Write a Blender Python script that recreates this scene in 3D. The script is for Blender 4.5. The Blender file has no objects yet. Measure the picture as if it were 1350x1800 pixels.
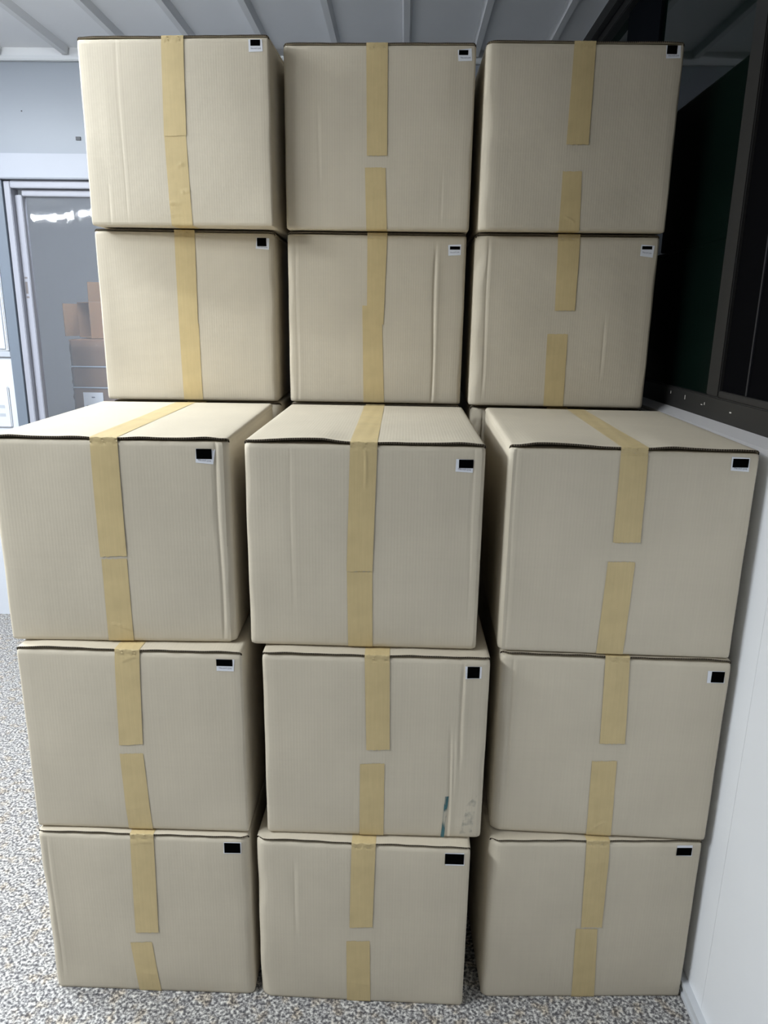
import bpy, bmesh, math, random
from mathutils import Matrix, Vector

# ---------------------------------------------------------------- camera, world, lights, exposure
S = bpy.context.scene
COL = S.collection
cam_data = bpy.data.cameras.new('camera')
cam_data.sensor_fit = 'HORIZONTAL'
cam_data.sensor_width = 36.0
cam_data.lens = 36.0 * 1271.92 / 1350.0
cam_data.clip_start = 0.05
cam = bpy.data.objects.new('camera', cam_data)
COL.objects.link(cam)
RT = Vector((0.99952949, 0.02711333, 0.01434084))
UP = Vector((-0.02087806, 0.25889800, 0.96567900))
FW = Vector((-0.02246996, 0.96552405, -0.25934226))
m = Matrix((RT, UP, -FW)).transposed().to_4x4()
m.translation = Vector((0.035488, -1.566972, 1.705864))
cam.matrix_world = m
S.camera = cam

world = bpy.data.worlds.new('night_sky')
S.world = world
world.use_nodes = True
world.node_tree.nodes['Background'].inputs[0].default_value = (0.35, 0.45, 0.7, 1)
world.node_tree.nodes['Background'].inputs[1].default_value = 0.004

S.view_settings.view_transform = 'Standard'
S.view_settings.look = 'None'
S.view_settings.gamma = 1.0
S.view_settings.use_curve_mapping = False
S.view_settings.exposure = 0.0

COOL = (0.90, 0.955, 1.0)
# fluorescent ceiling fittings: (x, y, rotation, number of tubes, tube radiance)
LAMPS = [(-1.68, 0.38, 0.0, 1, 210.0), (-4.10, -2.75, 0.0, 2, 70.0)]
# square ceiling light panels: (x, y, rotation, size, radiance)
PANELS = [(-2.5, -1.25, 0.0, 0.6, 76.0), (-2.5, -0.45, 0.0, 0.6, 58.0), (-2.5, 0.65, 0.0, 0.6, 66.0)]
PANEL_LABELS = ['square ceiling light panel farthest from the doorway', 'square ceiling light panel between two others left of the boxes', 'square ceiling light panel nearest the doorway']
REAR_FILL = (-1.75, 2.62, 0.0, 1, 240.0)  # added unseen lamp that brightens the vinyl sheet and the cartons behind it
CEIL = 2.93

# ---------------------------------------------------------------- helpers
def setp(o, **k):
    for a, b in k.items():
        if b is not None:
            o[a] = b
    return o

def new_obj(name, me, mats, parent=None, loc=None, rz=0.0):
    o = bpy.data.objects.new(name, me)
    COL.objects.link(o)
    if mats is not None:
        if not isinstance(mats, (list, tuple)):
            mats = [mats]
        for mm in mats:
            me.materials.append(mm)
    if parent is not None:
        o.parent = parent
    if loc is not None:
        o.location = loc
    o.rotation_euler = (0, 0, rz)
    return o

def empty(name, loc=(0, 0, 0), rz=0.0):
    o = bpy.data.objects.new(name, None)
    COL.objects.link(o)
    o.location = loc
    o.rotation_euler = (0, 0, rz)
    o.empty_display_size = 0.1
    return o

def add_box(bm, x0, x1, y0, y1, z0, z1, mi=0):
    vs = [bm.verts.new(p) for p in ((x0, y0, z0), (x1, y0, z0), (x1, y1, z0), (x0, y1, z0),
                                    (x0, y0, z1), (x1, y0, z1), (x1, y1, z1), (x0, y1, z1))]
    for f in ((0, 3, 2, 1), (4, 5, 6, 7), (0, 1, 5, 4), (1, 2, 6, 5), (2, 3, 7, 6), (3, 0, 4, 7)):
        bm.faces.new([vs[i] for i in f]).material_index = mi
    return vs

def bm_mesh(bm, name, smooth=None):
    bmesh.ops.recalc_face_normals(bm, faces=bm.faces[:])
    me = bpy.data.meshes.new(name)
    bm.to_mesh(me)
    bm.free()
    if smooth is not None:
        for p in me.polygons:
            p.use_smooth = True
        try:
            me.set_sharp_from_angle(angle=smooth)
        except Exception:
            pass
    return me

def boxes_obj(name, boxes, mats, parent=None, bevel=0.0, loc=None, rz=0.0):
    bm = bmesh.new()
    for b in boxes:
        add_box(bm, *b)
    if bevel > 0:
        bmesh.ops.bevel(bm, geom=bm.edges[:], offset=bevel, segments=2, affect='EDGES', clamp_overlap=True)
    return new_obj(name, bm_mesh(bm, name, math.radians(35) if bevel > 0 else None), mats, parent, loc, rz)

def structure(o):
    o['kind'] = 'structure'
    return o

# ---------------------------------------------------------------- materials
def mat(name, color, rough=0.6, spec=0.4, metal=0.0):
    mt = bpy.data.materials.new(name)
    mt.use_nodes = True
    nt = mt.node_tree
    b = nt.nodes['Principled BSDF']
    b.inputs['Base Color'].default_value = (*color, 1)
    b.inputs['Roughness'].default_value = rough
    b.inputs['Specular IOR Level'].default_value = spec
    b.inputs['Metallic'].default_value = metal
    return mt, nt, b

def node(nt, t, **k):
    n = nt.nodes.new(t)
    for a, v in k.items():
        if a.startswith('i_'):
            n.inputs[a[2:].replace('_', ' ')].default_value = v
        else:
            setattr(n, a, v)
    return n

def ramp(nt, stops):
    n = nt.nodes.new('ShaderNodeValToRGB')
    e = n.color_ramp.elements
    while len(e) > 1:
        e.remove(e[-1])
    e[0].position = stops[0][0]
    e[0].color = (*stops[0][1], 1)
    for p, c in stops[1:]:
        x = e.new(p)
        x.color = (*c, 1)
    return n

def mixc(nt, mode, fac, a, b):
    n = nt.nodes.new('ShaderNodeMix')
    n.data_type = 'RGBA'
    n.blend_type = mode
    for sock, v in ((n.inputs[0], fac), (n.inputs[6], a), (n.inputs[7], b)):
        if hasattr(v, 'is_output'):
            nt.links.new(v, sock)
        else:
            sock.default_value = v if not isinstance(v, tuple) else (*v, 1)
    return n.outputs[2]

def obj_coord(nt, scale=(1, 1, 1)):
    tc = nt.nodes.new('ShaderNodeTexCoord')
    mp = nt.nodes.new('ShaderNodeMapping')
    mp.inputs['Scale'].default_value = scale
    nt.links.new(tc.outputs['Object'], mp.inputs['Vector'])
    return mp.outputs['Vector']

def noise(nt, vec, scale, detail=3.0, rough=0.5, out='Fac'):
    n = nt.nodes.new('ShaderNodeTexNoise')
    n.inputs['Scale'].default_value = scale
    n.inputs['Detail'].default_value = detail
    n.inputs['Roughness'].default_value = rough
    nt.links.new(vec, n.inputs['Vector'])
    return n.outputs[out]

def bump(nt, b, h, strength, dist):
    n = nt.nodes.new('ShaderNodeBump')
    n.inputs['Strength'].default_value = strength
    n.inputs['Distance'].default_value = dist
    nt.links.new(h, n.inputs['Height'])
    nt.links.new(n.outputs['Normal'], b.inputs['Normal'])

CARD = (0.610, 0.546, 0.432)
TAPE = (0.615, 0.486, 0.256)

def make_cardboard(name, base):
    mt, nt, b = mat(name, base, 0.62, 0.25)
    v = obj_coord(nt)
    big = noise(nt, v, 5.0, 4.0)
    r1 = ramp(nt, [(0.3, tuple(c * 0.95 for c in base)), (0.7, tuple(min(1, c * 1.04) for c in base))])
    nt.links.new(big, r1.inputs[0])
    fl = noise(nt, obj_coord(nt, (150, 150, 3.0)), 1.0, 2.0)          # faint vertical flutes and paper fibre
    r2 = ramp(nt, [(0.3, (0.975, 0.975, 0.975)), (0.7, (1.0, 1.0, 1.0))])
    nt.links.new(fl, r2.inputs[0])
    c = mixc(nt, 'MULTIPLY', 1.0, r1.outputs[0], r2.outputs[0])
    fh = noise(nt, obj_coord(nt, (4.0, 4.0, 160)), 1.0, 2.0)
    r3 = ramp(nt, [(0.3, (0.982, 0.982, 0.982)), (0.7, (1.0, 1.0, 1.0))])
    nt.links.new(fh, r3.inputs[0])
    c = mixc(nt, 'MULTIPLY', 1.0, c, r3.outputs[0])
    oi = nt.nodes.new('ShaderNodeObjectInfo')
    nt.links.new(c, b.inputs['Base Color'])
    w = nt.nodes.new('ShaderNodeTexWave')
    w.wave_type = 'BANDS'
    w.bands_direction = 'X'
    w.inputs['Scale'].default_value = 45.0
    nt.links.new(v, w.inputs['Vector'])
    ma = nt.nodes.new('ShaderNodeMath')
    ma.operation = 'MULTIPLY_ADD'
    nt.links.new(noise(nt, v, 14.0, 3.0), ma.inputs[0])
    ma.inputs[1].default_value = 5.0
    nt.links.new(w.outputs['Fac'], ma.inputs[2])
    bump(nt, b, ma.outputs[0], 0.07, 0.0010)
    return mt

M_CARD = make_cardboard('cardboard', CARD)
M_BROWN = make_cardboard('brown_cardboard', (0.36, 0.215, 0.12))

def make_flute():
    mt, nt, b = mat('corrugated_edge', (0.3, 0.24, 0.17), 0.85, 0.1)
    v = obj_coord(nt)
    w = nt.nodes.new('ShaderNodeTexWave')
    w.bands_direction = 'X'
    w.inputs['Scale'].default_value = 62.0
    w.inputs['Distortion'].default_value = 1.5
    nt.links.new(v, w.inputs['Vector'])
    r = ramp(nt, [(0.3, (0.02, 0.016, 0.012)), (0.8, (0.15, 0.12, 0.085))])
    nt.links.new(w.outputs['Fac'], r.inputs[0])
    nt.links.new(r.outputs[0], b.inputs['Base Color'])
    return mt
M_FLUTE = make_flute()

def make_tape():
    mt, nt, b = mat('paper_tape', TAPE, 0.42, 0.35)
    v = obj_coord(nt)
    r = ramp(nt, [(0.3, tuple(c * 0.93 for c in TAPE)), (0.72, tuple(c * 1.06 for c in TAPE))])
    nt.links.new(noise(nt, v, 16.0, 3.0), r.inputs[0])
    f = ramp(nt, [(0.3, (0.94, 0.94, 0.94)), (0.7, (1, 1, 1))])
    nt.links.new(noise(nt, obj_coord(nt, (260, 260, 8)), 1.0, 2.0), f.inputs[0])
    nt.links.new(mixc(nt, 'MULTIPLY', 1.0, r.outputs[0], f.outputs[0]), b.inputs['Base Color'])
    bump(nt, b, noise(nt, obj_coord(nt, (22, 22, 60)), 1.0, 2.0), 0.25, 0.0012)
    return mt
M_TAPE = make_tape()

M_PAPER, _, _ = mat('label_paper', (0.80, 0.82, 0.87), 0.45, 0.4)
M_BLACK, _, _ = mat('black_ink', (0.002, 0.002, 0.002), 0.9, 0.0)
M_INK, _, _ = mat('grey_ink', (0.16, 0.17, 0.22), 0.8, 0.1)

def make_smear():
    mt, nt, b = mat('teal_ink', (0.05, 0.15, 0.17), 0.6, 0.3)
    v = obj_coord(nt, (1, 1, 0.35))
    r = ramp(nt, [(0.36, (0.05, 0.05, 0.05)), (0.56, (0.95, 0.95, 0.95))])
    nt.links.new(noise(nt, v, 55.0, 4.0), r.inputs[0])
    nt.links.new(r.outputs[0], b.inputs['Alpha'])
    return mt
M_SMEAR = make_smear()
M_FAINT, _nt, _b = mat('faint_teal_ink', (0.10, 0.17, 0.18), 0.6, 0.3)
_r = ramp(_nt, [(0.44, (0, 0, 0)), (0.68, (0.4, 0.4, 0.4))])
_nt.links.new(noise(_nt, obj_coord(_nt), 42.0, 4.0), _r.inputs[0])
_nt.links.new(_r.outputs[0], _b.inputs['Alpha'])

def make_paint(name, color, rough=0.45, var=0.03):
    mt, nt, b = mat(name, color, rough, 0.4)
    r = ramp(nt, [(0.3, tuple(c * (1 - var) for c in color)), (0.7, color)])
    nt.links.new(noise(nt, obj_coord(nt), 3.0, 4.0), r.inputs[0])
    nt.links.new(r.outputs[0], b.inputs['Base Color'])
    return mt
M_CEIL = make_paint('ceiling_panel_paint', (0.83, 0.85, 0.885), 0.5)
M_RIB = make_paint('ceiling_rib_paint', (0.70, 0.715, 0.74), 0.4)
M_WALL = make_paint('white_wall_panel', (0.88, 0.90, 0.93), 0.35)
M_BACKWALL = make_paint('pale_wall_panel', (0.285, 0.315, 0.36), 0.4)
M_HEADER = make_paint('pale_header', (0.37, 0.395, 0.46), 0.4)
M_DIM = make_paint('grey_wall_paint', (0.16, 0.16, 0.16), 0.6)
M_TRIM = make_paint('white_trim', (0.62, 0.64, 0.67), 0.4)
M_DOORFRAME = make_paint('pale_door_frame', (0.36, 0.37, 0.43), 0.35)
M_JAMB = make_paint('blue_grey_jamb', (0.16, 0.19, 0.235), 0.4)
M_WINFRAME = make_paint('dark_window_frame', (0.016, 0.0155, 0.015), 0.5)
M_POST, _, _ = mat('black_post', (0.003, 0.004, 0.006), 0.9, 0.05)
M_SCREEN, _, _ = mat('black_screen', (0.0025, 0.0025, 0.003), 0.95, 0.02)
M_STRIP = make_paint('grey_strip', (0.014, 0.015, 0.019), 0.4)
M_SILL = make_paint('grey_sill', (0.38, 0.37, 0.37), 0.45)
M_WHITE = make_paint('white_enamel', (0.60, 0.63, 0.69), 0.35)
M_SHADE = make_paint('grey_plastic_and_shadow', (0.42, 0.45, 0.50), 0.5)  # slots and film edges, also the painted shadow strip under the cabinet
M_MARK, _, _ = mat('dark_grey_plastic', (0.07, 0.075, 0.085), 0.5)
M_STEEL, _, _ = mat('lock_steel', (0.22, 0.2, 0.2), 0.4, 0.5, 0.6)
M_SCUFF, _, _ = mat('scuffed_metal', (0.55, 0.52, 0.48), 0.5, 0.5)
M_REARWALL = make_paint('rear_room_wall', (0.74, 0.76, 0.79), 0.5)

def make_floor():
    mt, nt, b = mat('speckled_floor', (0.5, 0.5, 0.5), 0.55, 0.3)
    v = obj_coord(nt)
    r = ramp(nt, [(0.36, (0.070, 0.069, 0.075)), (0.46, (0.19, 0.185, 0.185)), (0.54, (0.40, 0.392, 0.375)), (0.64, (0.68, 0.665, 0.63))])
    nt.links.new(noise(nt, v, 125.0, 2.5, 0.6), r.inputs[0])
    t = ramp(nt, [(0.52, (1, 1, 1)), (0.66, (1.0, 0.91, 0.79))])
    nt.links.new(noise(nt, v, 26.0, 2.0), t.inputs[0])
    g = ramp(nt, [(0.40, (0.84, 0.84, 0.86)), (0.55, (1, 1, 1))])
    nt.links.new(noise(nt, v, 34.0, 2.0), g.inputs[0])
    c = mixc(nt, 'MULTIPLY', 1.0, r.outputs[0], t.outputs[0])
    c = mixc(nt, 'MULTIPLY', 1.0, c, g.outputs[0])
    nt.links.new(c, b.inputs['Base Color'])
    return mt
M_FLOOR = make_floor()

def make_glass():
    mt, nt, b = mat('tinted_window_glass', (0.002, 0.006, 0.0045), 0.03, 0.5)
    b.inputs['IOR'].default_value = 1.5
    return mt
M_GLASS = make_glass()

def make_film(name, tint, gloss_r, haze, bump_s, bump_scale):
    mt = bpy.data.materials.new(name)
    mt.use_nodes = True
    nt = mt.node_tree
    nt.nodes.remove(nt.nodes['Principled BSDF'])
    out = nt.nodes['Material Output']
    tr = nt.nodes.new('ShaderNodeBsdfTransparent')
    tr.inputs[0].default_value = (*tint, 1)
    gl = nt.nodes.new('ShaderNodeBsdfGlossy')
    gl.inputs['Roughness'].default_value = gloss_r
    di = nt.nodes.new('ShaderNodeBsdfDiffuse')
    di.inputs[0].default_value = (0.62, 0.66, 0.74, 1)
    m1 = nt.nodes.new('ShaderNodeMixShader')
    m1.inputs[0].default_value = haze
    nt.links.new(tr.outputs[0], m1.inputs[1])
    nt.links.new(di.outputs[0], m1.inputs[2])
    fr = nt.nodes.new('ShaderNodeFresnel')
    fr.inputs['IOR'].default_value = 1.62
    m2 = nt.nodes.new('ShaderNodeMixShader')
    nt.links.new(fr.outputs[0], m2.inputs[0])
    nt.links.new(m1.outputs[0], m2.inputs[1])
    nt.links.new(gl.outputs[0], m2.inputs[2])
    nt.links.new(m2.outputs[0], out.inputs[0])
    bp = nt.nodes.new('ShaderNodeBump')
    bp.inputs['Strength'].default_value = bump_s
    bp.inputs['Distance'].default_value = 0.01
    nt.links.new(noise(nt, obj_coord(nt), bump_scale, 3.0), bp.inputs['Height'])
    for n in (gl, fr):
        nt.links.new(bp.outputs[0], n.inputs['Normal'])
    return mt
M_VINYL = make_film('clear_vinyl', (0.92, 0.94, 0.97), 0.03, 0.15, 0.05, 6.0)
M_FILM = make_film('stretch_film', (0.96, 0.96, 0.97), 0.16, 0.05, 1.0, 22.0)

def emit(name, color, s):
    mt = bpy.data.materials.new(name)
    mt.use_nodes = True
    nt = mt.node_tree
    nt.nodes.remove(nt.nodes['Principled BSDF'])
    e = nt.nodes.new('ShaderNodeEmission')
    e.inputs[0].default_value = (*color, 1)
    e.inputs[1].default_value = s
    nt.links.new(e.outputs[0], nt.nodes['Material Output'].inputs[0])
    return mt

# ---------------------------------------------------------------- room shell
X0, X1, Y0, YB = -5.2, 0.815, -4.6, 2.32          # left wall, right wall, wall behind the camera, back wall
YR = 6.0                                          # far end of the room behind the doorway

structure(boxes_obj('floor', [(X0, X1 + 0.1, Y0, YR, -0.05, 0.0)], M_FLOOR))
structure(boxes_obj('wall_left', [(X0 - 0.1, X0, Y0, YR, 0, 3.0)], M_DIM))
structure(boxes_obj('wall_front', [(X0, X1, Y0 - 0.1, Y0, 0, 3.0)], M_DIM))
structure(boxes_obj('wall_rear', [(X0, X1 + 0.1, YR, YR + 0.1, 0, 3.0)], M_REARWALL))

# ceiling: slab with panels between raised ribs
ceil = structure(boxes_obj('ceiling', [(X0, X1 + 0.2, Y0, YR, CEIL + 0.02, CEIL + 0.08)], M_CEIL))
RIBX = [0.672 - 0.326 * k for k in range(18)]
pan = None
edges = [X1 + 0.16] + RIBX + [X0]
for a, b_ in zip(edges[:-1], edges[1:]):
    w = a - b_
    boxes_obj('ceiling_panel', [(b_ + 0.004, a - 0.004, Y0, YB - 0.002, CEIL, CEIL + 0.019)], M_CEIL, ceil)
for x in RIBX:
    bm = bmesh.new()
    pr = [(-0.022, CEIL), (-0.013, CEIL - 0.032), (0.013, CEIL - 0.032), (0.022, CEIL)]
    v0 = [bm.verts.new((x + p[0], Y0, p[1])) for p in pr]
    v1 = [bm.verts.new((x + p[0], YB - 0.03, p[1])) for p in pr]
    for i in range(4):
        j = (i + 1) % 4
        bm.faces.new((v0[i], v0[j], v1[j], v1[i]))
    bm.faces.new(v0)
    bm.faces.new(v1)
    new_obj('ceiling_rib', bm_mesh(bm, 'ceiling_rib'), M_RIB, ceil)

# back wall with the doorway
DX0, DX1, DZ = -1.985, -0.95, 2.345
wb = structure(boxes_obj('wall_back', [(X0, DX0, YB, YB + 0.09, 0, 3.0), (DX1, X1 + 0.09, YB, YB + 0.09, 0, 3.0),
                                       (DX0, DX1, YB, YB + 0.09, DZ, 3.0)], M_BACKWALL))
o = boxes_obj('wall_fixing', [(-1.603, -1.580, YB - 0.006, YB, 2.530, 2.546)], M_MARK, wb)
o['label'] = 'small grey fixing stuck on the pale wall'
boxes_obj('screw_hole', [(-1.8645, -1.8585, YB - 0.002, YB, 2.656, 2.662)], M_MARK, wb)
o = boxes_obj('door_side_panel', [(X0, -2.0415, YB - 0.012, YB, 0, 2.343)], M_WHITE, wb)
o['label'] = 'white panel beside the doorway'
structure(boxes_obj('trim_1', [(X0, X1, YB - 0.030, YB, 2.872, 2.893)], M_TRIM, bevel=0.004))
structure(boxes_obj('trim_2', [(X0, X1, YB - 0.016, YB, 2.8935, CEIL)], M_RIB))
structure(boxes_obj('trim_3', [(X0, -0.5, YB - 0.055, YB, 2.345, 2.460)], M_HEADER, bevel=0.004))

door = structure(empty('door_1', (DX0, YB, 0)))
def dp(name, b, mt, bev=0.0):
    bb = [(q[0] - DX0, q[1] - DX0, q[2] - YB, q[3] - YB, q[4], q[5]) for q in b]
    return boxes_obj(name, bb, mt, door, bev)
o = dp('jamb', [(-2.040, -1.987, 2.285, 2.318, 0, 2.344)], M_JAMB)
o['label'] = 'blue grey door jamb'
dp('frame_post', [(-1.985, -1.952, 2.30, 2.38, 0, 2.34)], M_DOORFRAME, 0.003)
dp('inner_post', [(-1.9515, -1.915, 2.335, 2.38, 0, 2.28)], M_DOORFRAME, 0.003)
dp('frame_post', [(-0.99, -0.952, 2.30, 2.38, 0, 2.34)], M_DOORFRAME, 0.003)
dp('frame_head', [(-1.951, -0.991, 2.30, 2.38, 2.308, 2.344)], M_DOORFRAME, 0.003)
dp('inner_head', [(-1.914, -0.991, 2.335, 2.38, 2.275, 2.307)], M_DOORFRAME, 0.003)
o = dp('lock', [(-1.945, -1.932, 2.3345, 2.3355, 1.80, 1.86), (-1.945, -1.930, 2.3345, 2.3358, 1.875, 1.884), (-1.945, -1.930, 2.3345, 2.3358, 1.778, 1.787)], M_STEEL)
# clear vinyl sheet hanging in the doorway, softly rippled
bm = bmesh.new()
nx, nz = 70, 40
grid = []
for i in range(nx + 1):
    x = -1.914 + (1.914 - 0.992) * i / nx
    col = []
    for j in range(nz + 1):
        z = 0.02 + (2.274 - 0.02) * j / nz
        y = 2.362 + 0.0007 * math.sin(x * 38 + 0.6 * math.sin(z * 3)) + 0.0009 * math.sin(x * 13 + z * 1.5) + 0.0005 * math.sin(z * 9 + x * 7)
        col.append(bm.verts.new((x - DX0, y - YB, z)))
    grid.append(col)
for i in range(nx):
    for j in range(nz):
        bm.faces.new((grid[i][j], grid[i + 1][j], grid[i + 1][j + 1], grid[i][j + 1]))
o = new_obj('vinyl_sheet', bm_mesh(bm, 'vinyl_sheet', 3.0), M_VINYL, door)
o['label'] = 'clear glossy vinyl sheet'

# right wall: white panels up to the window sill, dark window above
WZ = 1.445
wr = structure(boxes_obj('wall_right', [(X1 + 0.006, X1 + 0.10, Y0, YB, 0, WZ - 0.012), (X1 + 0.0, X1 + 0.10, Y0, YB, 2.875, 3.0)], M_WALL))
ys = [-0.117 + 0.9 * k for k in range(-6, 4)]
ys = [Y0] + [y for y in ys if Y0 < y < YB] + [YB]
for a, b_ in zip(ys[:-1], ys[1:]):
    boxes_obj('wall_panel', [(X1, X1 + 0.006, a + 0.0004, b_ - 0.0004, 0, WZ - 0.012)], M_WALL, wr)
structure(boxes_obj('baseboard_right', [(X1 - 0.014, X1, Y0, YB, 0, 0.040), (X1 - 0.018, X1 - 0.014, Y0, YB, 0, 0.010), (X1 - 0.018, X1 - 0.014, Y0, YB, 0.030, 0.040)], M_TRIM))

win = structure(empty('window_1', (X1, 0, WZ)))
def wp(name, b, mt, bev=0.0, label=None):
    bb = [(q[0] - X1, q[1] - X1, q[2], q[3], q[4] - WZ, q[5] - WZ) for q in b]
    o = boxes_obj(name, bb, mt, win, bev)
    if label:
        o['label'] = label
    return o
o = wp('sill', [(X1 + 0.001, 0.845, Y0, YB - 0.001, WZ - 0.012, WZ)], M_SILL, 0.0, 'pale grey window sill')
for v in o.data.vertices:                       # the sill slopes up to the frame
    if v.co.x > 0.02 and v.co.z > -0.005:
        v.co.z += 0.016
wp('bottom_rail', [(0.8455, 0.92, Y0, YB - 0.001, WZ - 0.012, 1.519)], M_WINFRAME, 0.003)
wp('head_rail', [(0.825, 0.92, Y0, YB - 0.001, 2.815, 2.875)], M_WINFRAME, 0.003)
wp('head_track', [(0.800, 0.824, Y0, YB - 0.032, 2.850, 2.905)], M_WINFRAME, 0.003)
wp('mullion', [(0.848, 0.885, 0.338, 0.412, 1.5195, 2.8145)], M_WINFRAME, 0.003)
wp('sash_rail', [(0.849, 0.872, -2.2, 0.3375, 1.5195, 1.536)], M_WINFRAME, 0.002)
wp('sash_strip', [(0.8535, 0.8575, 0.192, 0.199, 1.5365, 2.81)], M_STRIP)  # thin dark upright strip in front of the screen
wp('post', [(0.850, 0.92, 1.150, 1.545, 1.5195, 2.8145)], M_POST, 0.003, 'wide black post')
wp('screen', [(0.858, 0.860, -2.2, 0.3375, 1.5365, 2.8145)], M_SCREEN, 0.0, 'matt black window screen')
wp('pane', [(0.860, 0.865, 0.4125, 1.1495, 1.5195, 2.8145)], M_GLASS)
wp('pane', [(0.860, 0.865, 1.5455, YB - 0.002, 1.5195, 2.8145)], M_GLASS)
wp('mullion', [(0.848, 0.885, -2.28, -2.2005, 1.5195, 2.8145)], M_WINFRAME, 0.003)
wp('pane', [(0.858, 0.863, Y0, -2.2805, 1.5195, 2.8145)], M_GLASS)
for (y, z, l, h) in ((0.66, 1.497, 0.004, 0.008), (0.545, 1.492, 0.003, 0.012), (0.42, 1.490, 0.010, 0.002), (0.405, 1.492, 0.003, 0.007), (0.24, 1.490, 0.010, 0.003)):
    o = wp('scuff', [(0.8448, 0.8454, y, y + l, z, z + h)], M_SCUFF)

# ---------------------------------------------------------------- ceiling lamps
def tube_mesh(l, r, n=12):
    bm = bmesh.new()
    rings = []
    for x in (-l / 2, l / 2):
        rings.append([bm.verts.new((x, r * math.cos(2 * math.pi * k / n), r * math.sin(2 * math.pi * k / n))) for k in range(n)])
    for k in range(n):
        bm.faces.new((rings[0][k], rings[0][(k + 1) % n], rings[1][(k + 1) % n], rings[1][k]))
    bm.faces.new(rings[0])
    bm.faces.new(rings[1])
    return bm_mesh(bm, 'tube', 0.7)

def lamp(x, y, rz, n, radiance, label):
    t = empty('ceiling_lamp', (x, y, CEIL - 0.033), rz)
    setp(t, label=label, category='lamp', group='fluorescent ceiling lamps')
    hw = 0.045 if n == 1 else 0.09
    boxes_obj('housing', [(-0.64, 0.64, -hw, hw, -0.040, 0.0)], M_WHITE, t, 0.004)
    mt = emit('lit_tube', COOL, radiance)
    for k in range(n):
        yy = (k - (n - 1) / 2) * 0.11
        new_obj('tube', tube_mesh(1.2, 0.014), mt, t, (0, yy, -0.066))
        for s in (-1, 1):
            boxes_obj('socket', [(s * 0.615 - 0.012, s * 0.615 + 0.012, yy - 0.02, yy + 0.02, -0.085, -0.040)], M_WHITE, t, 0.002)
    return t
def panel(x, y, rz, size, radiance, label):
    t = empty('panel_lamp', (x, y, CEIL - 0.033), rz)
    setp(t, label=label, category='lamp')
    h = size / 2
    boxes_obj('frame', [(-h - .02, h + .02, -h - .02, h + .02, -0.012, 0.0)], M_WHITE, t, 0.003)
    bm = bmesh.new()
    bm.faces.new([bm.verts.new(p) for p in ((-h, -h, -0.0125), (-h, h, -0.0125), (h, h, -0.0125), (h, -h, -0.0125))])
    me = bpy.data.meshes.new('diffuser')
    bm.to_mesh(me)
    bm.free()
    mt = emit('lit_diffuser', COOL, radiance)
    new_obj('diffuser', me, mt, t)
    return t
LL = ['fluorescent tube lamp on the ceiling beside the box stacks, above the photo', 'twin tube ceiling lamp mirrored as a bright streak in the vinyl sheet']
for k, q in enumerate(LAMPS):
    lamp(*q, LL[min(k, 1)])
for k, q in enumerate(PANELS):
    panel(*q, PANEL_LABELS[k])
lamp(*REAR_FILL, 'added unseen tube lamp lighting the cartons behind the vinyl sheet')

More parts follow.
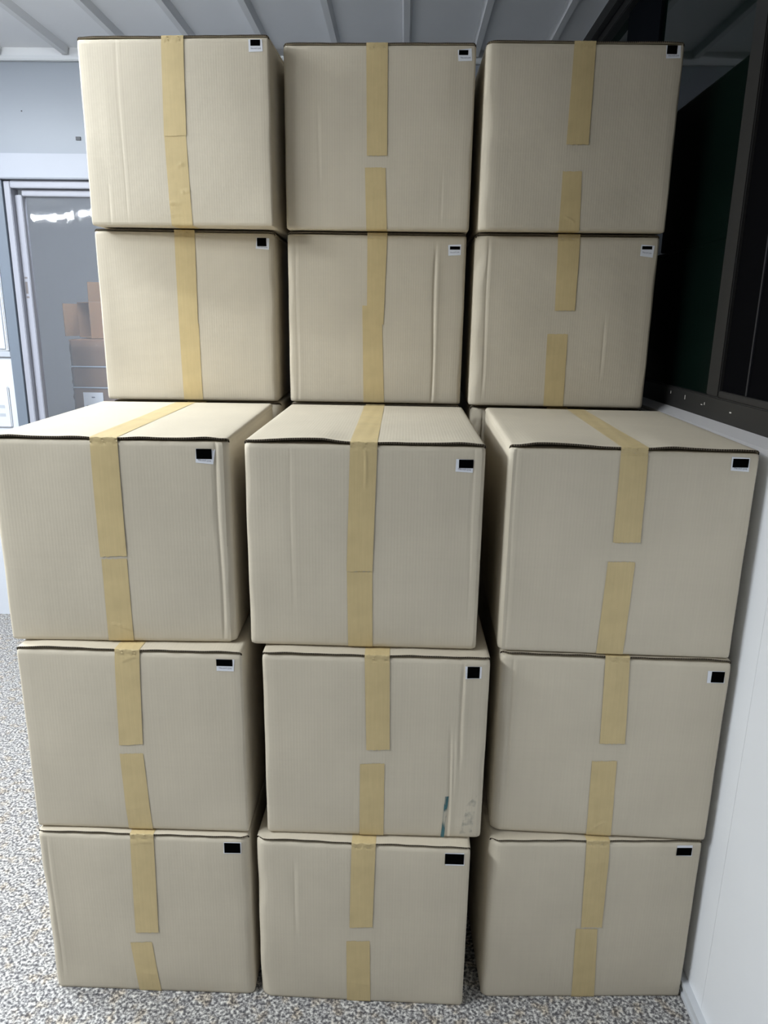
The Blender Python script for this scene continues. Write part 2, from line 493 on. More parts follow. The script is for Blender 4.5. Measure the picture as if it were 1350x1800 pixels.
# ---------------------------------------------------------------- the cardboard boxes
W, D = 0.52, 0.66
BOXES = {
 'B5L': dict(p=(-0.5942,0.5882,-0.04500), z=(1.9435,2.4181), up=[(-0.0286, 0.476), (0.0316, 0.4792), (-0.0355, 0.2314), (0.0267, 0.234)], lo=[(-0.0353, 0.2357), (0.0252, 0.2354), (-0.0289, 0.0091), (0.0315, 0.0064)], lab=[(0.205, 0.4625), (0.2414, 0.4628), (0.2428, 0.4344), (0.2055, 0.4335)], blk=(0.2104, 0.4618, 0.2364, 0.4476)),
 'B5M': dict(p=(-0.0470,0.6294,-0.01827), z=(1.9435,2.4181), up=[(-0.0346, 0.4775), (0.0233, 0.4775), (-0.0308, 0.196), (0.0254, 0.1963)], lo=[(-0.0361, 0.1654), (0.0214, 0.1658), (-0.0308, 0.0017), (0.0276, 0.0023)], lab=[(0.2103, 0.456), (0.2471, 0.46), (0.2499, 0.4303), (0.213, 0.429)], blk=(0.2139, 0.4557, 0.2387, 0.4438)),
 'B5R': dict(p=(0.4993,0.6083,0.01200), z=(1.9435,2.4181), up=[(-0.0308, 0.4797), (0.0262, 0.4807), (-0.0336, 0.2239), (0.0269, 0.2249)], lo=[(-0.0377, 0.1569), (0.0148, 0.1578), (-0.0372, 0.0038), (0.0207, 0.0047)], lab=[(0.2109, 0.4655), (0.2488, 0.4649), (0.2514, 0.4356), (0.213, 0.4344)], blk=(0.2137, 0.4656, 0.2406, 0.4448)),
 'B4L': dict(p=(-0.6052,0.6472,0.03174), z=(1.4504,1.9435), up=[(-0.0294, 0.4949), (0.0297, 0.4958), (-0.0292, 0.2195), (0.0268, 0.2203)], lo=[(-0.0293, 0.231), (0.0291, 0.2318), (-0.0278, 0.0067), (0.0297, 0.0075)], lab=[(0.2079, 0.4745), (0.2449, 0.4727), (0.2428, 0.4416), (0.2046, 0.4441)], blk=(0.2089, 0.4737, 0.2361, 0.4508)),
 'B4M': dict(p=(-0.0492,0.6592,0.00359), z=(1.4504,1.9435), up=[(-0.0268, 0.4857), (0.0308, 0.4864), (-0.0264, 0.2357), (0.0228, 0.2364)], lo=[(-0.0403, 0.2894), (0.0171, 0.2853), (-0.0349, 0.001), (0.0279, 0.002)], lab=[(0.2074, 0.4611), (0.2446, 0.4633), (0.2447, 0.4339), (0.2085, 0.4317)], blk=(0.2125, 0.4576, 0.242, 0.4487)),
 'B4R': dict(p=(0.4956,0.6383,-0.01249), z=(1.4504,1.9435), up=[(-0.0277, 0.4905), (0.035, 0.489), (-0.0218, 0.2825), (0.0358, 0.2833)], lo=[(-0.0384, 0.2161), (0.0213, 0.217), (-0.0352, -0.001), (0.0233, 0.0002)], lab=[(0.2091, 0.4665), (0.2471, 0.4638), (0.2443, 0.4317), (0.2085, 0.4359)], blk=(0.2121, 0.4624, 0.2403, 0.4535)),
 'F3L': dict(p=(-0.5988,-0.0376,0.02976), z=(0.9686,1.4504), up=[(-0.0374, 0.4816), (0.022, 0.4824), (-0.0371, 0.2096), (0.0232, 0.2131)], lo=[(-0.035, 0.2043), (0.0226, 0.2064), (-0.0357, -0.002), (0.0224, -0.0013)], lab=[(0.1895, 0.4587), (0.2311, 0.4568), (0.2259, 0.4242), (0.1878, 0.4274)], blk=(0.19, 0.4581, 0.2237, 0.4357)),
 'F3M': dict(p=(-0.0442,-0.0371,-0.00097), z=(0.9686,1.4504), up=[(-0.0303, 0.4759), (0.0281, 0.477), (-0.0375, 0.1885), (0.0202, 0.1899)], lo=[(-0.0368, 0.1872), (0.0202, 0.1886), (-0.034, 0.0023), (0.0221, 0.0024)], lab=[(0.1972, 0.4476), (0.2349, 0.4465), (0.2338, 0.4179), (0.1963, 0.4201)], blk=(0.2033, 0.4465, 0.2345, 0.4279)),
 'F3R': dict(p=(0.5262,-0.0439,-0.02843), z=(0.9686,1.4504), up=[(-0.0273, 0.4878), (0.0296, 0.4891), (-0.0258, 0.2705), (0.033, 0.2724)], lo=[(-0.0321, 0.2257), (0.0269, 0.2276), (-0.0374, 0.0022), (0.0222, 0.0004)], lab=[(0.2031, 0.4655), (0.2406, 0.464), (0.242, 0.4342), (0.2042, 0.4363)], blk=(0.2065, 0.4619, 0.2391, 0.4433)),
 'F2L': dict(p=(-0.5784,-0.0712,0.00083), z=(0.4832,0.9686), up=[(-0.031, 0.4882), (0.0264, 0.4869), (-0.039, 0.2366), (0.0173, 0.2415)], lo=[(-0.0402, 0.2136), (0.0159, 0.2169), (-0.0343, -0.0006), (0.0247, -0.0018)], lab=[(0.2013, 0.4662), (0.243, 0.4652), (0.2405, 0.4359), (0.2012, 0.4362)], blk=(0.2013, 0.4655, 0.2384, 0.4487)),
 'F2M': dict(p=(-0.0130,-0.0678,0.00354), z=(0.4832,0.9686), up=[(-0.0255, 0.4854), (0.0313, 0.484), (-0.0196, 0.241), (0.0352, 0.2426)], lo=[(-0.0342, 0.2023), (0.0237, 0.2056), (-0.0344, 0.0025), (0.0239, 0.0012)], lab=[(0.2034, 0.4616), (0.2408, 0.4612), (0.2409, 0.4319), (0.2047, 0.4309)], blk=(0.2086, 0.4611, 0.2365, 0.4326)),
 'F2R': dict(p=(0.5339,-0.0440,-0.02891), z=(0.4832,0.9686), up=[(-0.0232, 0.4786), (0.0318, 0.4794), (-0.017, 0.2595), (0.0418, 0.2624)], lo=[(-0.0305, 0.2112), (0.0279, 0.2143), (-0.0262, -0.0039), (0.0332, -0.002)], lab=[(0.2093, 0.4572), (0.2459, 0.4573), (0.2495, 0.4274), (0.2101, 0.4271)], blk=(0.2183, 0.4561, 0.2473, 0.4288)),
 'F1L': dict(p=(-0.5775,-0.0824,-0.00175), z=(0.0000,0.4832), up=[(-0.0296, 0.4803), (0.0282, 0.4792), (-0.0354, 0.1907), (0.0231, 0.1932)], lo=[(-0.0519, 0.1579), (0.0041, 0.1621), (-0.0409, -0.0028), (0.0167, -0.0019)], lab=[(0.1993, 0.4661), (0.2426, 0.4669), (0.2414, 0.4349), (0.1986, 0.434)], blk=(0.2006, 0.4645, 0.24, 0.4365)),
 'F1M': dict(p=(-0.0389,-0.0909,-0.01479), z=(0.0000,0.4832), up=[(-0.0263, 0.4872), (0.032, 0.4868), (-0.0306, 0.2336), (0.0265, 0.2385)], lo=[(-0.0385, 0.1911), (0.0203, 0.1945), (-0.0368, -0.0045), (0.0236, -0.0026)], lab=[(0.1989, 0.4643), (0.2452, 0.4658), (0.2467, 0.43), (0.2015, 0.4294)], blk=(0.1996, 0.4627, 0.2452, 0.4334)),
 'F1R': dict(p=(0.5319,-0.0557,0.04268), z=(0.0000,0.4832), up=[(-0.0258, 0.4837), (0.0316, 0.4822), (-0.0176, 0.224), (0.0353, 0.2239)], lo=[(-0.0302, 0.2187), (0.0249, 0.2186), (-0.0242, 0.004), (0.0356, 0.0038)], lab=[(0.1991, 0.4677), (0.2371, 0.4684), (0.2389, 0.4363), (0.1992, 0.4379)], blk=(0.1992, 0.4611, 0.2368, 0.4387)),
}
# cl/cr: width of the crushed left and right corner, creases: (u, v0, v1, depth)
EXTRA = {
 'B5L': dict(cl=.005, cr=.007, cre=[(-.155, .02, .47, .0004), (-.205, .0, .10, .0006)]),
 'B5M': dict(cl=.012, cr=.008, cre=[(-.165, .12, .30, .0005), (.178, .03, .14, .0004)]),
 'B5R': dict(cl=.022, cr=.006, cre=[]),
 'B4L': dict(cl=.005, cr=.016, cre=[]),
 'B4M': dict(cl=.014, cr=.010, cre=[(.172, .01, .435, .0028), (-.235, .0, .47, .0006)]),
 'B4R': dict(cl=.024, cr=.009, cre=[(-.222, .05, .46, .0014), (.125, .10, .24, .0008)]),
 'F3L': dict(cl=.008, cr=.020, cre=[(.232, .02, .47, .0022)]),
 'F3M': dict(cl=.013, cr=.010, cre=[(-.16, .10, .46, .0004), (.236, .1, .47, .0006)]),
 'F3R': dict(cl=.017, cr=.005, cre=[(-.245, .0, .47, .0006)]),
 'F2L': dict(cl=.006, cr=.006, cre=[]),
 'F2M': dict(cl=.011, cr=.012, cre=[(.200, .20, .45, .0022), (.178, .0, .28, .0020), (.187, .12, .28, .0012)]),
 'F2R': dict(cl=.020, cr=.006, cre=[(-.230, .10, .46, .0016)]),
 'F1L': dict(cl=.014, cr=.017, cre=[(-.238, .05, .45, .0010)]),
 'F1M': dict(cl=.024, cr=.008, cre=[(-.165, .22, .40, .0009)]),
 'F1R': dict(cl=.020, cr=.005, cre=[]),
}
LABELS = {
 'B5L': 'cardboard box at the top of the left stack, its tape wrinkled and unbroken',
 'B5M': 'cardboard box at the top of the middle stack, under the ceiling between two boxes',
 'B5R': 'cardboard box at the top of the right stack, in shade beside the dark window',
 'B4L': 'cardboard box second from the top on the left, one unbroken tape down its front',
 'B4M': 'cardboard box second from the top in the middle, long vertical dent below its label',
 'B4R': 'cardboard box second from the top on the right, tape gap and crushed left corner',
 'F3L': 'large front cardboard box third from the top on the left, cut by the photo edge',
 'F3M': 'large front cardboard box in the centre of the wall of boxes, bare top showing',
 'F3R': 'large front cardboard box topmost against the white wall, its top level with the sill',
 'F2L': 'cardboard box in the left front stack, between the large top box and the bottom box',
 'F2M': 'cardboard box with teal ink smears at its lower right corner',
 'F2R': 'cardboard box in the right front stack, second from the floor beside the white wall',
 'F1L': 'cardboard box on the floor at the left, tape cut off and shifted low',
 'F1M': 'cardboard box on the floor in the middle, standing nearest the camera',
 'F1R': 'cardboard box on the floor at the right, next to the white wall and baseboard',
}
TOPTAPE = {'F3L': (-0.032, 0.026), 'F3M': (-0.035, 0.024), 'F3R': (-0.019, 0.032)}

# folds in the tape on the front: (u0, v0, u1, v1)
WRINKLES = {'F2L': [(-0.0172, 0.4495, 0.0245, 0.4684)], 'F2R': [(-0.0237, 0.0078, 0.0132, 0.041)], 'B5R': [(-0.0202, 0.0354, 0.0039, 0.0239)], 'F3R': [(-0.0349, 0.0305, -0.0056, 0.0317)], 'F3L': [(-0.0215, 0.0432, 0.022, 0.028)], 'B5L': [(-0.002, 0.1544, 0.0225, 0.1615), (0.005, 0.0838, 0.0346, 0.0921), (-0.0324, 0.0567, 0.0012, 0.0597), (-0.0278, 0.027, 0.0067, 0.0286)], 'F1L': [(-0.0283, 0.4541, 0.0243, 0.4627)], 'F3M': [(0.002, 0.4592, 0.0032, 0.3792), (-0.0286, 0.4685, 0.0238, 0.4695)], 'B4M': [(-0.005, 0.2979, 0.0287, 0.2968)], 'F1M': [(-0.0249, 0.4727, 0.0287, 0.4802)]}

def wrinkle(key, u, v):
    d = 0.0
    for (a, b, c, e) in WRINKLES.get(key, []):
        dx, dy = c - a, e - b
        L = math.hypot(dx, dy)
        t = ((u - a) * dx + (v - b) * dy) / (L * L)
        if -.1 < t < 1.1:
            k = ((u - a) * dy - (v - b) * dx) / L + .0015 * math.sin(t * 3.1)
            d += .0016 * math.exp(-(k / .0016) ** 2) * max(0.0, min(1.0, (t + .1) * 6, (1.1 - t) * 6))
    return d

class Face:
    """front surface of one box: local x = u, z = v, outward = -y"""
    def __init__(s, key, H, seed):
        r = random.Random(seed)
        e = EXTRA.get(key, dict(cl=.008, cr=.008, cre=[]))
        s.cl, s.cr, s.cre, s.H = e['cl'], e['cr'], e['cre'], H
        s.t = [(r.uniform(3, 9), r.uniform(3, 9), r.uniform(0, 6.3), r.uniform(.0004, .0011)) for _ in range(4)]
        s.ph = [r.uniform(0, 6.3) for _ in range(8)]
    def y(s, u, v):
        mu = max(0.0, min(1.0, (W / 2 - abs(u) - .01) / .06))
        mv = max(0.0, min(1.0, min(v, s.H - v) / .06))
        d = 0.0022 * mu * mv * (1 - (2 * u / W) ** 2)
        for a, b, p, k in s.t:
            d += mu * mv * k * math.sin(a * 2.2 * u + b * 1.6 * v + p)
        for (cu, v0, v1, dep) in s.cre:
            if v0 - .02 < v < v1 + .02:
                fade = max(0.0, min(1.0, (v - v0 + .01) / .02)) * max(0.0, min(1.0, (v1 + .01 - v) / .02))
                x = (u - cu - .002 * math.sin(v * 14)) / .0032
                d -= dep * fade * math.exp(-x * x)
                x2 = (u - cu - .008) / .006
                d += .55 * dep * fade * math.exp(-x2 * x2)
        return -d
    def c(s, v, side):
        w = s.cl if side < 0 else s.cr
        k = 0 if side < 0 else 4
        return w * (1 + .16 * math.sin(v * 17 + s.ph[k]) + .12 * math.sin(v * 41 + s.ph[k + 1]) + .18 * math.sin(v * 6 + s.ph[k + 2]))

def box_body(key, H, f):
    hb = H - (0.0090 if key.startswith('F') else 0.0068)
    us = [-1 + 2 * i / 22 for i in range(23)]
    vs = [0.0, 0.0025, 0.010] + [0.010 + (hb - 0.022) * i / 22 for i in range(1, 22)] + [hb - 0.012, hb - 0.003, hb - 0.0004, hb]
    ins = [0.0035, 0.0008] + [0.0] * (len(vs) - 5) + [0.0008, 0.003, 0.007]
    extra = []
    for (cu, *_r) in f.cre:
        extra += [cu - .007, cu - .0035, cu - .0015, cu, cu + .0015, cu + .0035, cu + .007, cu + .011, cu + .016]
    bm = bmesh.new()
    rings = []
    for v, q in zip(vs, ins):
        cl, cr = f.c(v, -1), f.c(v, 1)
        a, b = -W / 2 + cl, W / 2 - cr
        xs = sorted([a + (b - a) * (u + 1) / 2 for u in us] + [x + 1e-5 for x in extra])
        pts = [(x, f.y(x, v)) for x in xs]
        # right corner, right side, back, left side, left corner
        for t in (.25, .5, .75, 1.0):
            ang = t * math.pi / 2
            pts.append((b + cr * math.sin(ang) ** 1.25, .72 * cr * (1 - math.cos(ang) ** 1.25 if t < 1 else 1)))
        sd = 0.0018 * math.sin(math.pi * v / H)
        pts += [(W / 2 + sd, D * .3), (W / 2 + sd * 1.2, D * .6), (W / 2, D - .008), (W / 2 - .002, D - .002), (W / 2 - .008, D)]
        pts += [(0, D + sd), (-W / 2 + .008, D), (-W / 2 + .002, D - .002), (-W / 2, D - .008), (-W / 2 - sd * 1.2, D * .6), (-W / 2 - sd, D * .3)]
        for t in (1.0, .75, .5, .25):
            ang = t * math.pi / 2
            pts.append((a - cl * math.sin(ang) ** 1.25, .72 * cl * (1 - math.cos(ang) ** 1.25 if t < 1 else 1)))
        ring = []
        for (x, y) in pts:
            sx = 1 - q / (W / 2)
            yy = D / 2 + (y - D / 2) * (1 - q / (D / 2))
            ring.append(bm.verts.new((x * sx, yy, v)))
        rings.append(ring)
    n = len(rings[0])
    for r0, r1 in zip(rings[:-1], rings[1:]):
        for i in range(n):
            j = (i + 1) % n
            bm.faces.new((r0[i], r0[j], r1[j], r1[i]))
    bm.faces.new(rings[0][::-1])
    bm.faces.new(rings[-1])
    return bm_mesh(bm, 'body', math.radians(50))

def lift(u, y, ph, amp):
    """how far the loose front edge of a top flap stands off, zero under the tape"""
    au = abs(u)
    k = max(0.0, min(1.0, (au - .035) / .05)) * max(0.0, min(1.0, (W / 2 - .012 - au) / .04))
    return amp * k * (0.55 + 0.45 * math.sin(au * 21 + ph)) * max(0.0, 1 - y / .25)

def flap_mesh(side, H, ph, amp, f):
    th = .0042 if amp > .004 else .0034
    bm = bmesh.new()
    c = (f.cl if side < 0 else f.cr)
    n = 26
    prof = [(.0012 + (W / 2 - .0085 - .0012) * i / n, 0.0) for i in range(n + 1)]
    prof += [(W / 2 - .004, -.0012), (W / 2 - .0008, -.0045), (W / 2 + .0004, -.010)]
    ysn = [0.0, .012, .03, .07, .14, .25, .45, D - .001]
    top, bot = [], []
    for jy, y in enumerate(ysn):
        rt_, rb = [], []
        for i, (x, dz) in enumerate(prof):
            u = side * x
            z = H - .0012 + dz + lift(u, y, ph, amp)
            yy = y + (.0006 * math.sin(x * 90 + ph) + .0003 if jy == 0 else 0)
            if x > W / 2 - c and y < .72 * c:           # follow the crushed corner
                yy = max(yy, .72 * c * ((x - W / 2 + c) / c) ** 1.6 * (1 - jy * .0))
            rt_.append(bm.verts.new((u, yy, z)))
            k = i - (n + 1)
            if k < 0:
                rb.append(bm.verts.new((u, yy, z - th)))
            else:
                rb.append(bm.verts.new((side * (x - .003), yy, z - th * .55)))
        top.append(rt_)
        bot.append(rb)
    m_ = len(prof)
    for j in range(len(ysn) - 1):
        for i in range(m_ - 1):
            bm.faces.new((top[j][i], top[j][i + 1], top[j + 1][i + 1], top[j + 1][i]))
            bm.faces.new((bot[j][i], bot[j + 1][i], bot[j + 1][i + 1], bot[j][i + 1]))
        bm.faces.new((top[j][0], top[j + 1][0], bot[j + 1][0], bot[j][0]))
        bm.faces.new((top[j][-1], bot[j][-1], bot[j + 1][-1], top[j + 1][-1]))
    for i in range(m_ - 1):
        fa = bm.faces.new((top[0][i], bot[0][i], bot[0][i + 1], top[0][i + 1]))
        fa.material_index = 1
        fb = bm.faces.new((top[-1][i], top[-1][i + 1], bot[-1][i + 1], bot[-1][i]))
        fb.material_index = 1
    return bm_mesh(bm, 'flap', math.radians(40))

def strip_mesh(rows, name):
    """rows: list of lists of points across the tape"""
    bm = bmesh.new()
    vv = [[bm.verts.new(p) for p in r] for r in rows]
    for a, b in zip(vv[:-1], vv[1:]):
        for i in range(len(a) - 1):
            bm.faces.new((a[i], a[i + 1], b[i + 1], b[i]))
    return bm_mesh(bm, name, math.radians(60))

NU = 20
def tape_upper(key, H, f, up, seed):
    r = random.Random(seed)
    (l0, v0), (r0, _), (l1, v1a), (r1, v1b) = up
    tb = TOPTAPE.get(key, (l0, r0))
    rows = []
    for k in range(13):                                  # along the top, from the back edge
        t = k / 12
        y = (D - .002) * (1 - t)
        a, b = tb[0] + (l0 - tb[0]) * t, tb[1] + (r0 - tb[1]) * t
        rows.append([(a + (b - a) * i / NU, y + .002 * (1 - t), H - .0006 + .0002 * math.sin(.6 * i + .8 * k) * (0 < k < 12) + lift(a + (b - a) * i / NU, y, 0, .0)) for i in range(NU + 1)])
    rows.append([(l0 + (r0 - l0) * i / NU, -.0010, H - .0009 + .0003 * math.sin(i * 1.1 + seed)) for i in range(NU + 1)])
    for q, yy in ((.0030, -.0019), (.0062, -.0013), (.0100, -.0017), (.0135, -.0009)):
        rows.append([(l0 + (r0 - l0) * i / NU, yy + .0009 * math.sin(i * .65 + q * 900 + seed) + .0005 * math.sin(i * 1.9 + q * 500), H - q) for i in range(NU + 1)])
    vt = H - .018
    for k in range(0, 61):
        t = k / 60
        rr = []
        for i in range(NU + 1):
            s = i / NU
            vend = v1a + (v1b - v1a) * s + (r.uniform(-.0012, .0012) if k == 60 else 0)
            v = vt + (vend - vt) * t
            tl = (H - v) / max(1e-6, H - vend)
            a, b = l0 + (l1 - l0) * tl, r0 + (r1 - r0) * tl
            u = a + (b - a) * s
            rr.append((u, f.y(u, v) - .0016 + .0002 * math.sin(v * 60 + seed) - wrinkle(key, u, v), v))
        rows.append(rr)
    return strip_mesh(rows, 'tape')

def tape_lower(key, H, f, lo, seed):
    r = random.Random(seed)
    (l0, v0a), (r0, v0b), (l1, _), (r1, _) = lo
    rows = []
    for k in range(51):
        t = k / 50
        rr = []
        for i in range(NU + 1):
            s = i / NU
            vs_ = v0a + (v0b - v0a) * s + (r.uniform(-.0012, .0012) if k == 0 else 0)
            v = vs_ + (.0035 - vs_) * t
            tl = (vs_ - v) / max(1e-6, vs_)
            a, b = l0 + (l1 - l0) * tl, r0 + (r1 - r0) * tl
            u = a + (b - a) * s
            rr.append((u, f.y(u, v) - .0009 + .0002 * math.sin(v * 70 + seed) - wrinkle(key, u, v), v))
        rows.append(rr)
    rows.append([(l1 + (r1 - l1) * i / NU, -.0002, .0008) for i in range(NU + 1)])
    rows.append([(l1 + (r1 - l1) * i / NU, .0035, -.0004) for i in range(NU + 1)])
    rows.append([(l1 + (r1 - l1) * i / NU, .10, -.0004) for i in range(NU + 1)])
    return strip_mesh(rows, 'tape')

def quad_on_face(f, q, off, n=4):
    """q: TL, TR, BR, BL in (u, v); thin sheet lying on the face"""
    (a, b, c, d) = q
    rows = []
    for j in range(n + 1):
        t = j / n
        rr = []
        for i in range(n + 1):
            s = i / n
            u = (a[0] * (1 - s) + b[0] * s) * (1 - t) + (d[0] * (1 - s) + c[0] * s) * t
            v = (a[1] * (1 - s) + b[1] * s) * (1 - t) + (d[1] * (1 - s) + c[1] * s) * t
            rr.append((u, f.y(u, v) - off, v))
        rows.append(rr)
    return rows

def text_mesh(txt, width):
    cu = bpy.data.curves.new('lettering', 'FONT')
    cu.body = txt
    cu.size = 1.0
    cu.resolution_u = 1
    o = bpy.data.objects.new('lettering', cu)
    me = bpy.data.meshes.new_from_object(o)
    bpy.data.objects.remove(o)
    x0 = min(v.co.x for v in me.vertices)
    x1 = max(v.co.x for v in me.vertices)
    s = width / (x1 - x0)
    for v in me.vertices:
        v.co = ((v.co.x - x0) * s, 0, v.co.y * s)
    return me

def make_box(key, b):
    seed = sum(ord(c) * (i + 3) for i, c in enumerate(key))
    r = random.Random(seed)
    x, y, a = b['p']
    z0, z1 = b['z']
    base = .0 if z0 == 0 else .0035
    H = z1 - z0 - base
    f = Face(key, H, seed)
    t = empty('cardboard_box', (x, y, z0 + base), a)
    setp(t, label=LABELS[key], category='box', group='taped cardboard boxes stacked in a wall')
    new_obj('body', box_body(key, H, f), M_CARD, t)
    amp = .0060 if key.startswith('F3') else (.0028 if key.startswith('F') else .0014)
    for s in (-1, 1):
        new_obj('flap', flap_mesh(s, H, r.uniform(0, 6.3), amp * r.uniform(.7, 1.2), f), [M_CARD, M_FLUTE], t)
    sh = lambda pts: [(u, v - base) for (u, v) in pts]
    new_obj('tape', tape_upper(key, H, f, sh(b['up']), seed), M_TAPE, t)
    new_obj('tape', tape_lower(key, H, f, sh(b['lo']), seed + 1), M_TAPE, t)
    lab = sh(b['lab'])
    lo = new_obj('shipping_label', strip_mesh(quad_on_face(f, lab, .0007), 'shipping_label'), M_PAPER, t)
    lo['label'] = 'small white sticker with a black printed block'
    u0, va, u1, vb = b['blk']
    va -= base
    vb -= base
    o = new_obj('printed_block', strip_mesh(quad_on_face(f, [(u0, va), (u1, va), (u1, vb), (u0, vb)], .0011), 'printed_block'), M_BLACK, lo)
    lb = (lab[2][1] + lab[3][1]) / 2
    if vb - lb > .006:
        hgt = vb - lb
        me = text_mesh('TN-007-204', (lab[2][0] - lab[3][0]) * .74)
        ang = math.atan2(lab[2][1] - lab[3][1], lab[2][0] - lab[3][0])
        ux = lab[3][0] + (lab[2][0] - lab[3][0]) * .13
        vz = lb + hgt * .42 + (lab[3][1] - lb)
        for v in me.vertices:
            px, pz = v.co.x, v.co.z
            u = ux + px * math.cos(ang) - pz * math.sin(ang)
            w = vz + px * math.sin(ang) + pz * math.cos(ang)
            v.co = (u, f.y(u, w) - .0012, w)
        new_obj('lettering', me, M_INK, lo)
    if key == 'F2M':
        for (pts, mt) in (([(.170, .118), (.179, .118), (.171, .004), (.163, .004)], M_SMEAR),
                          ([(.224, .100), (.246, .125), (.238, .020), (.208, .015)], M_FAINT)):
            o = new_obj('ink_smear', strip_mesh(quad_on_face(f, sh(pts), .0008, 8), 'ink_smear'), mt, t)
            o['label'] = 'teal ink smear'
    return t

protos = {}
for key, b in BOXES.items():
    protos[key] = make_box(key, b)

# the lower rear boxes that carry the two top rows; only slivers of them show between the front stacks
ZS = [0.0, 0.48316, 0.96862, 1.45043]
for key, xs in (('B4L', -0.600), ('B4M', -0.050), ('B4R', 0.505)):
    for lv in range(3):
        src = protos[key]
        c = src.copy()
        COL.objects.link(c)
        c.location = (xs + (-.012, .0, .010)[lv] * (0 if lv == 2 else 1), 0.668, ZS[lv] - (0.006 if lv == 2 else 0.0) + (.0 if lv == 0 else .0))
        c.rotation_euler = (0, 0, 0.0)
        k = (ZS[lv + 1] - ZS[lv] - (.0 if lv == 0 else .0035)) / (1.9435 - 1.4504 - .0035)
        c.scale = (1, 1, k * .997)
        c.location.z = ZS[lv] + (.0 if lv == 0 else .0035)
        c['label'] = 'cardboard box of the rear row, hidden behind the front stacks'
        if lv == 2:
            c['label'] = {'B4L': 'rear cardboard box whose corner shows in the gap right of the large left box',
                          'B4M': 'rear cardboard box hidden right behind the large middle front box',
                          'B4R': 'rear cardboard box showing as a sliver left of the large right box top'}[key]
        c['group'] = 'hidden rear boxes carrying the two top rows'
        for ch in list(src.children):
            if ch.name.split('.')[0] == 'shipping_label':
                continue
            d = ch.copy()
            COL.objects.link(d)
            d.parent = c

# ---------------------------------------------------------------- white fittings at the far left
t = empty('wall_cabinet', (-2.35, YB - 0.012, 1.506))
setp(t, label='white wall cabinet left of the doorway, cut by the photo edge', category='cabinet')
boxes_obj('cabinet_body', [(-0.40, 0.300, -0.018, 0, 0, 0.72)], M_WHITE, t, 0.004)
boxes_obj('cabinet_door', [(-0.39, 0.288, -0.026, -0.0185, 0.012, 0.71)], M_WHITE, t, 0.002)
o = boxes_obj('cabinet_shadow', [(-0.40, 0.306, -0.016, 0, -0.030, -0.0005)], M_SHADE, t, 0.002)  # shadow under the cabinet, put in as a grey strip
o['label'] = 'grey strip painted as the shadow under the cabinet'
boxes_obj('door_catch', [(0.17, 0.232, -0.031, -0.0265, 0.035, 0.095)], M_WHITE, t, 0.002)
t = empty('slotted_panel', (-2.35, YB - 0.012, 1.10))
setp(t, label='white plastic panel with two slots, below the wall cabinet by the doorway', category='panel')
boxes_obj('panel_plate', [(-0.30, 0.268, -0.012, 0, 0, 0.222)], M_WHITE, t, 0.005)
for z in (0.060, 0.105):
    boxes_obj('slot', [(0.06, 0.240, -0.0132, -0.0122, z, z + 0.016)], M_SHADE, t)

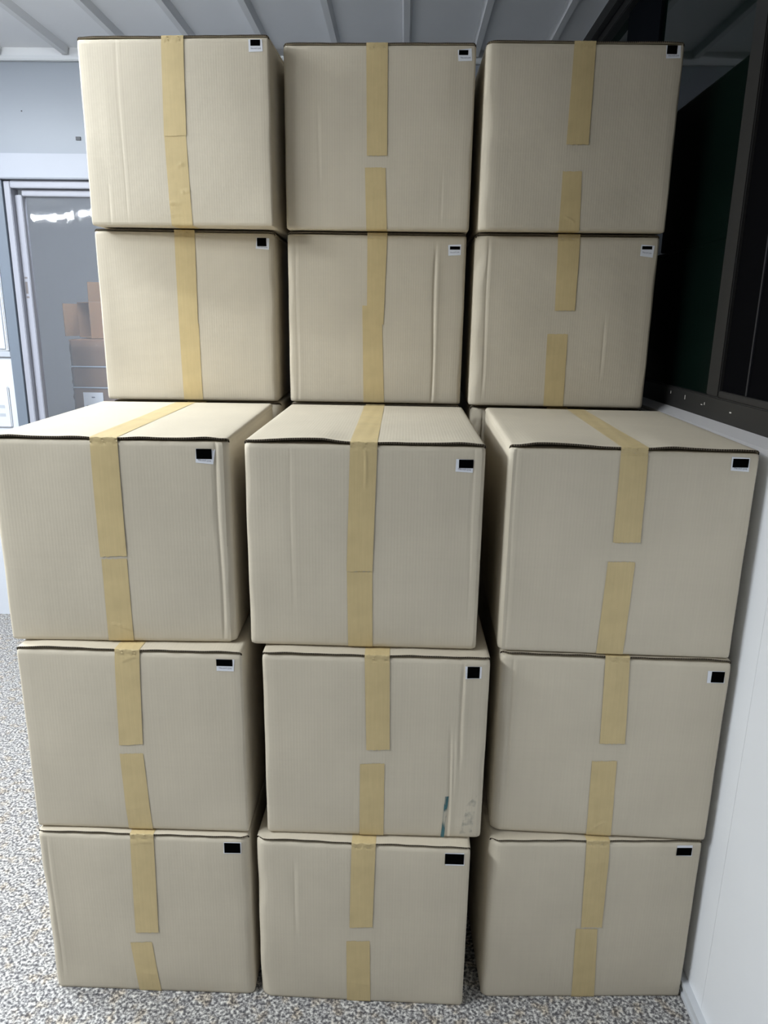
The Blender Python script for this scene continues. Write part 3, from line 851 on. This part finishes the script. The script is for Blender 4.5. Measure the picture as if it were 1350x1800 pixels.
# ---------------------------------------------------------------- cartons in the room behind the vinyl sheet
ORD = ['topmost', 'second', 'third', 'fourth', 'fifth', 'lowest']
zt = [1.556, 1.393, 1.268, 1.085, 0.72, 0.36, 0.0]
for k in range(6):
    h = zt[k] - zt[k + 1]
    t = empty('wrapped_carton', (-1.69, 3.02, zt[k + 1]), 0.03 - .006 * k)
    lab = ['brown carton in clear film, topmost under the open carton behind the vinyl sheet',
           'thin brown carton in clear film, second of the stack behind the vinyl sheet',
           'brown carton in clear film with a white paper label, behind the vinyl sheet',
           'film wrapped carton hidden low in the stack behind the vinyl sheet',
           'film wrapped carton hidden low in the stack behind the vinyl sheet',
           'film wrapped carton hidden low in the stack behind the vinyl sheet'][k]
    setp(t, label=lab, category='box', group='film wrapped cartons behind the vinyl sheet')
    boxes_obj('carton_body', [(-0.27, 0.27, -0.20, 0.20, 0.004, h - 0.004)], M_BROWN, t, 0.006)
    bm = bmesh.new()
    add_box(bm, -0.275, 0.275, -0.206, 0.206, 0.0015, h - 0.0015)
    bmesh.ops.subdivide_edges(bm, edges=bm.edges[:], cuts=6, use_grid_fill=True)
    rr = random.Random(k)
    for v in bm.verts:
        if 0.004 < v.co.z < h - 0.004:
            v.co.x += rr.uniform(-.003, .003)
            v.co.y += rr.uniform(-.003, .002)
    o = new_obj('plastic_film', bm_mesh(bm, 'plastic_film', 0.9), M_FILM, t)
    boxes_obj('film_edge', [(-0.278, 0.278, -0.2085, -0.2065, 0.0002, 0.007)], M_SHADE, t)
    if k == 2:
        p = boxes_obj('paper_label', [(-0.215, -0.095, -0.2105, -0.2095, 0.03, 0.158)], M_PAPER, t)
        for q in ((-0.20, -0.11, -0.2112, -0.2107, 0.050, 0.056), (-0.20, -0.115, -0.2112, -0.2107, 0.075, 0.080), (-0.165, -0.145, -0.2112, -0.2107, 0.125, 0.132)):
            boxes_obj('printed_line', [q], M_INK, p)

t = empty('open_carton', (-1.872, 2.93, 1.5575), math.radians(38))
setp(t, label='open brown carton lying on its side with a flap up, on the film wrapped stack', category='box')
L_, d, h, th = 0.27, 0.27, 0.215, 0.005          # corner nearest the camera at the origin, open towards -x
boxes_obj('carton_wall', [(0, L_, 0, th, th, h - th)], M_BROWN, t)
boxes_obj('carton_wall', [(0, L_, d - th, d, th, h - th)], M_BROWN, t)
boxes_obj('carton_wall', [(0, L_, 0, d, h - th, h)], M_BROWN, t)
boxes_obj('carton_wall', [(0, L_, 0, d, 0, th)], M_BROWN, t)
boxes_obj('carton_base', [(L_ - th, L_ - .0002, th + .0002, d - th - .0002, th + .0002, h - th - .0002)], M_BROWN, t)
fl = boxes_obj('flap', [(0, .16, 0, th, 0, 0.115)], M_BROWN, t, loc=(0, 0, h + .0005))
fl.rotation_euler = (math.radians(5), 0, 0)
fl = boxes_obj('flap', [(-.11, 0, 0, th, 0.008, h - .01)], M_BROWN, t, loc=(0, d - th, 0))
fl.rotation_euler = (0, 0, math.radians(28))
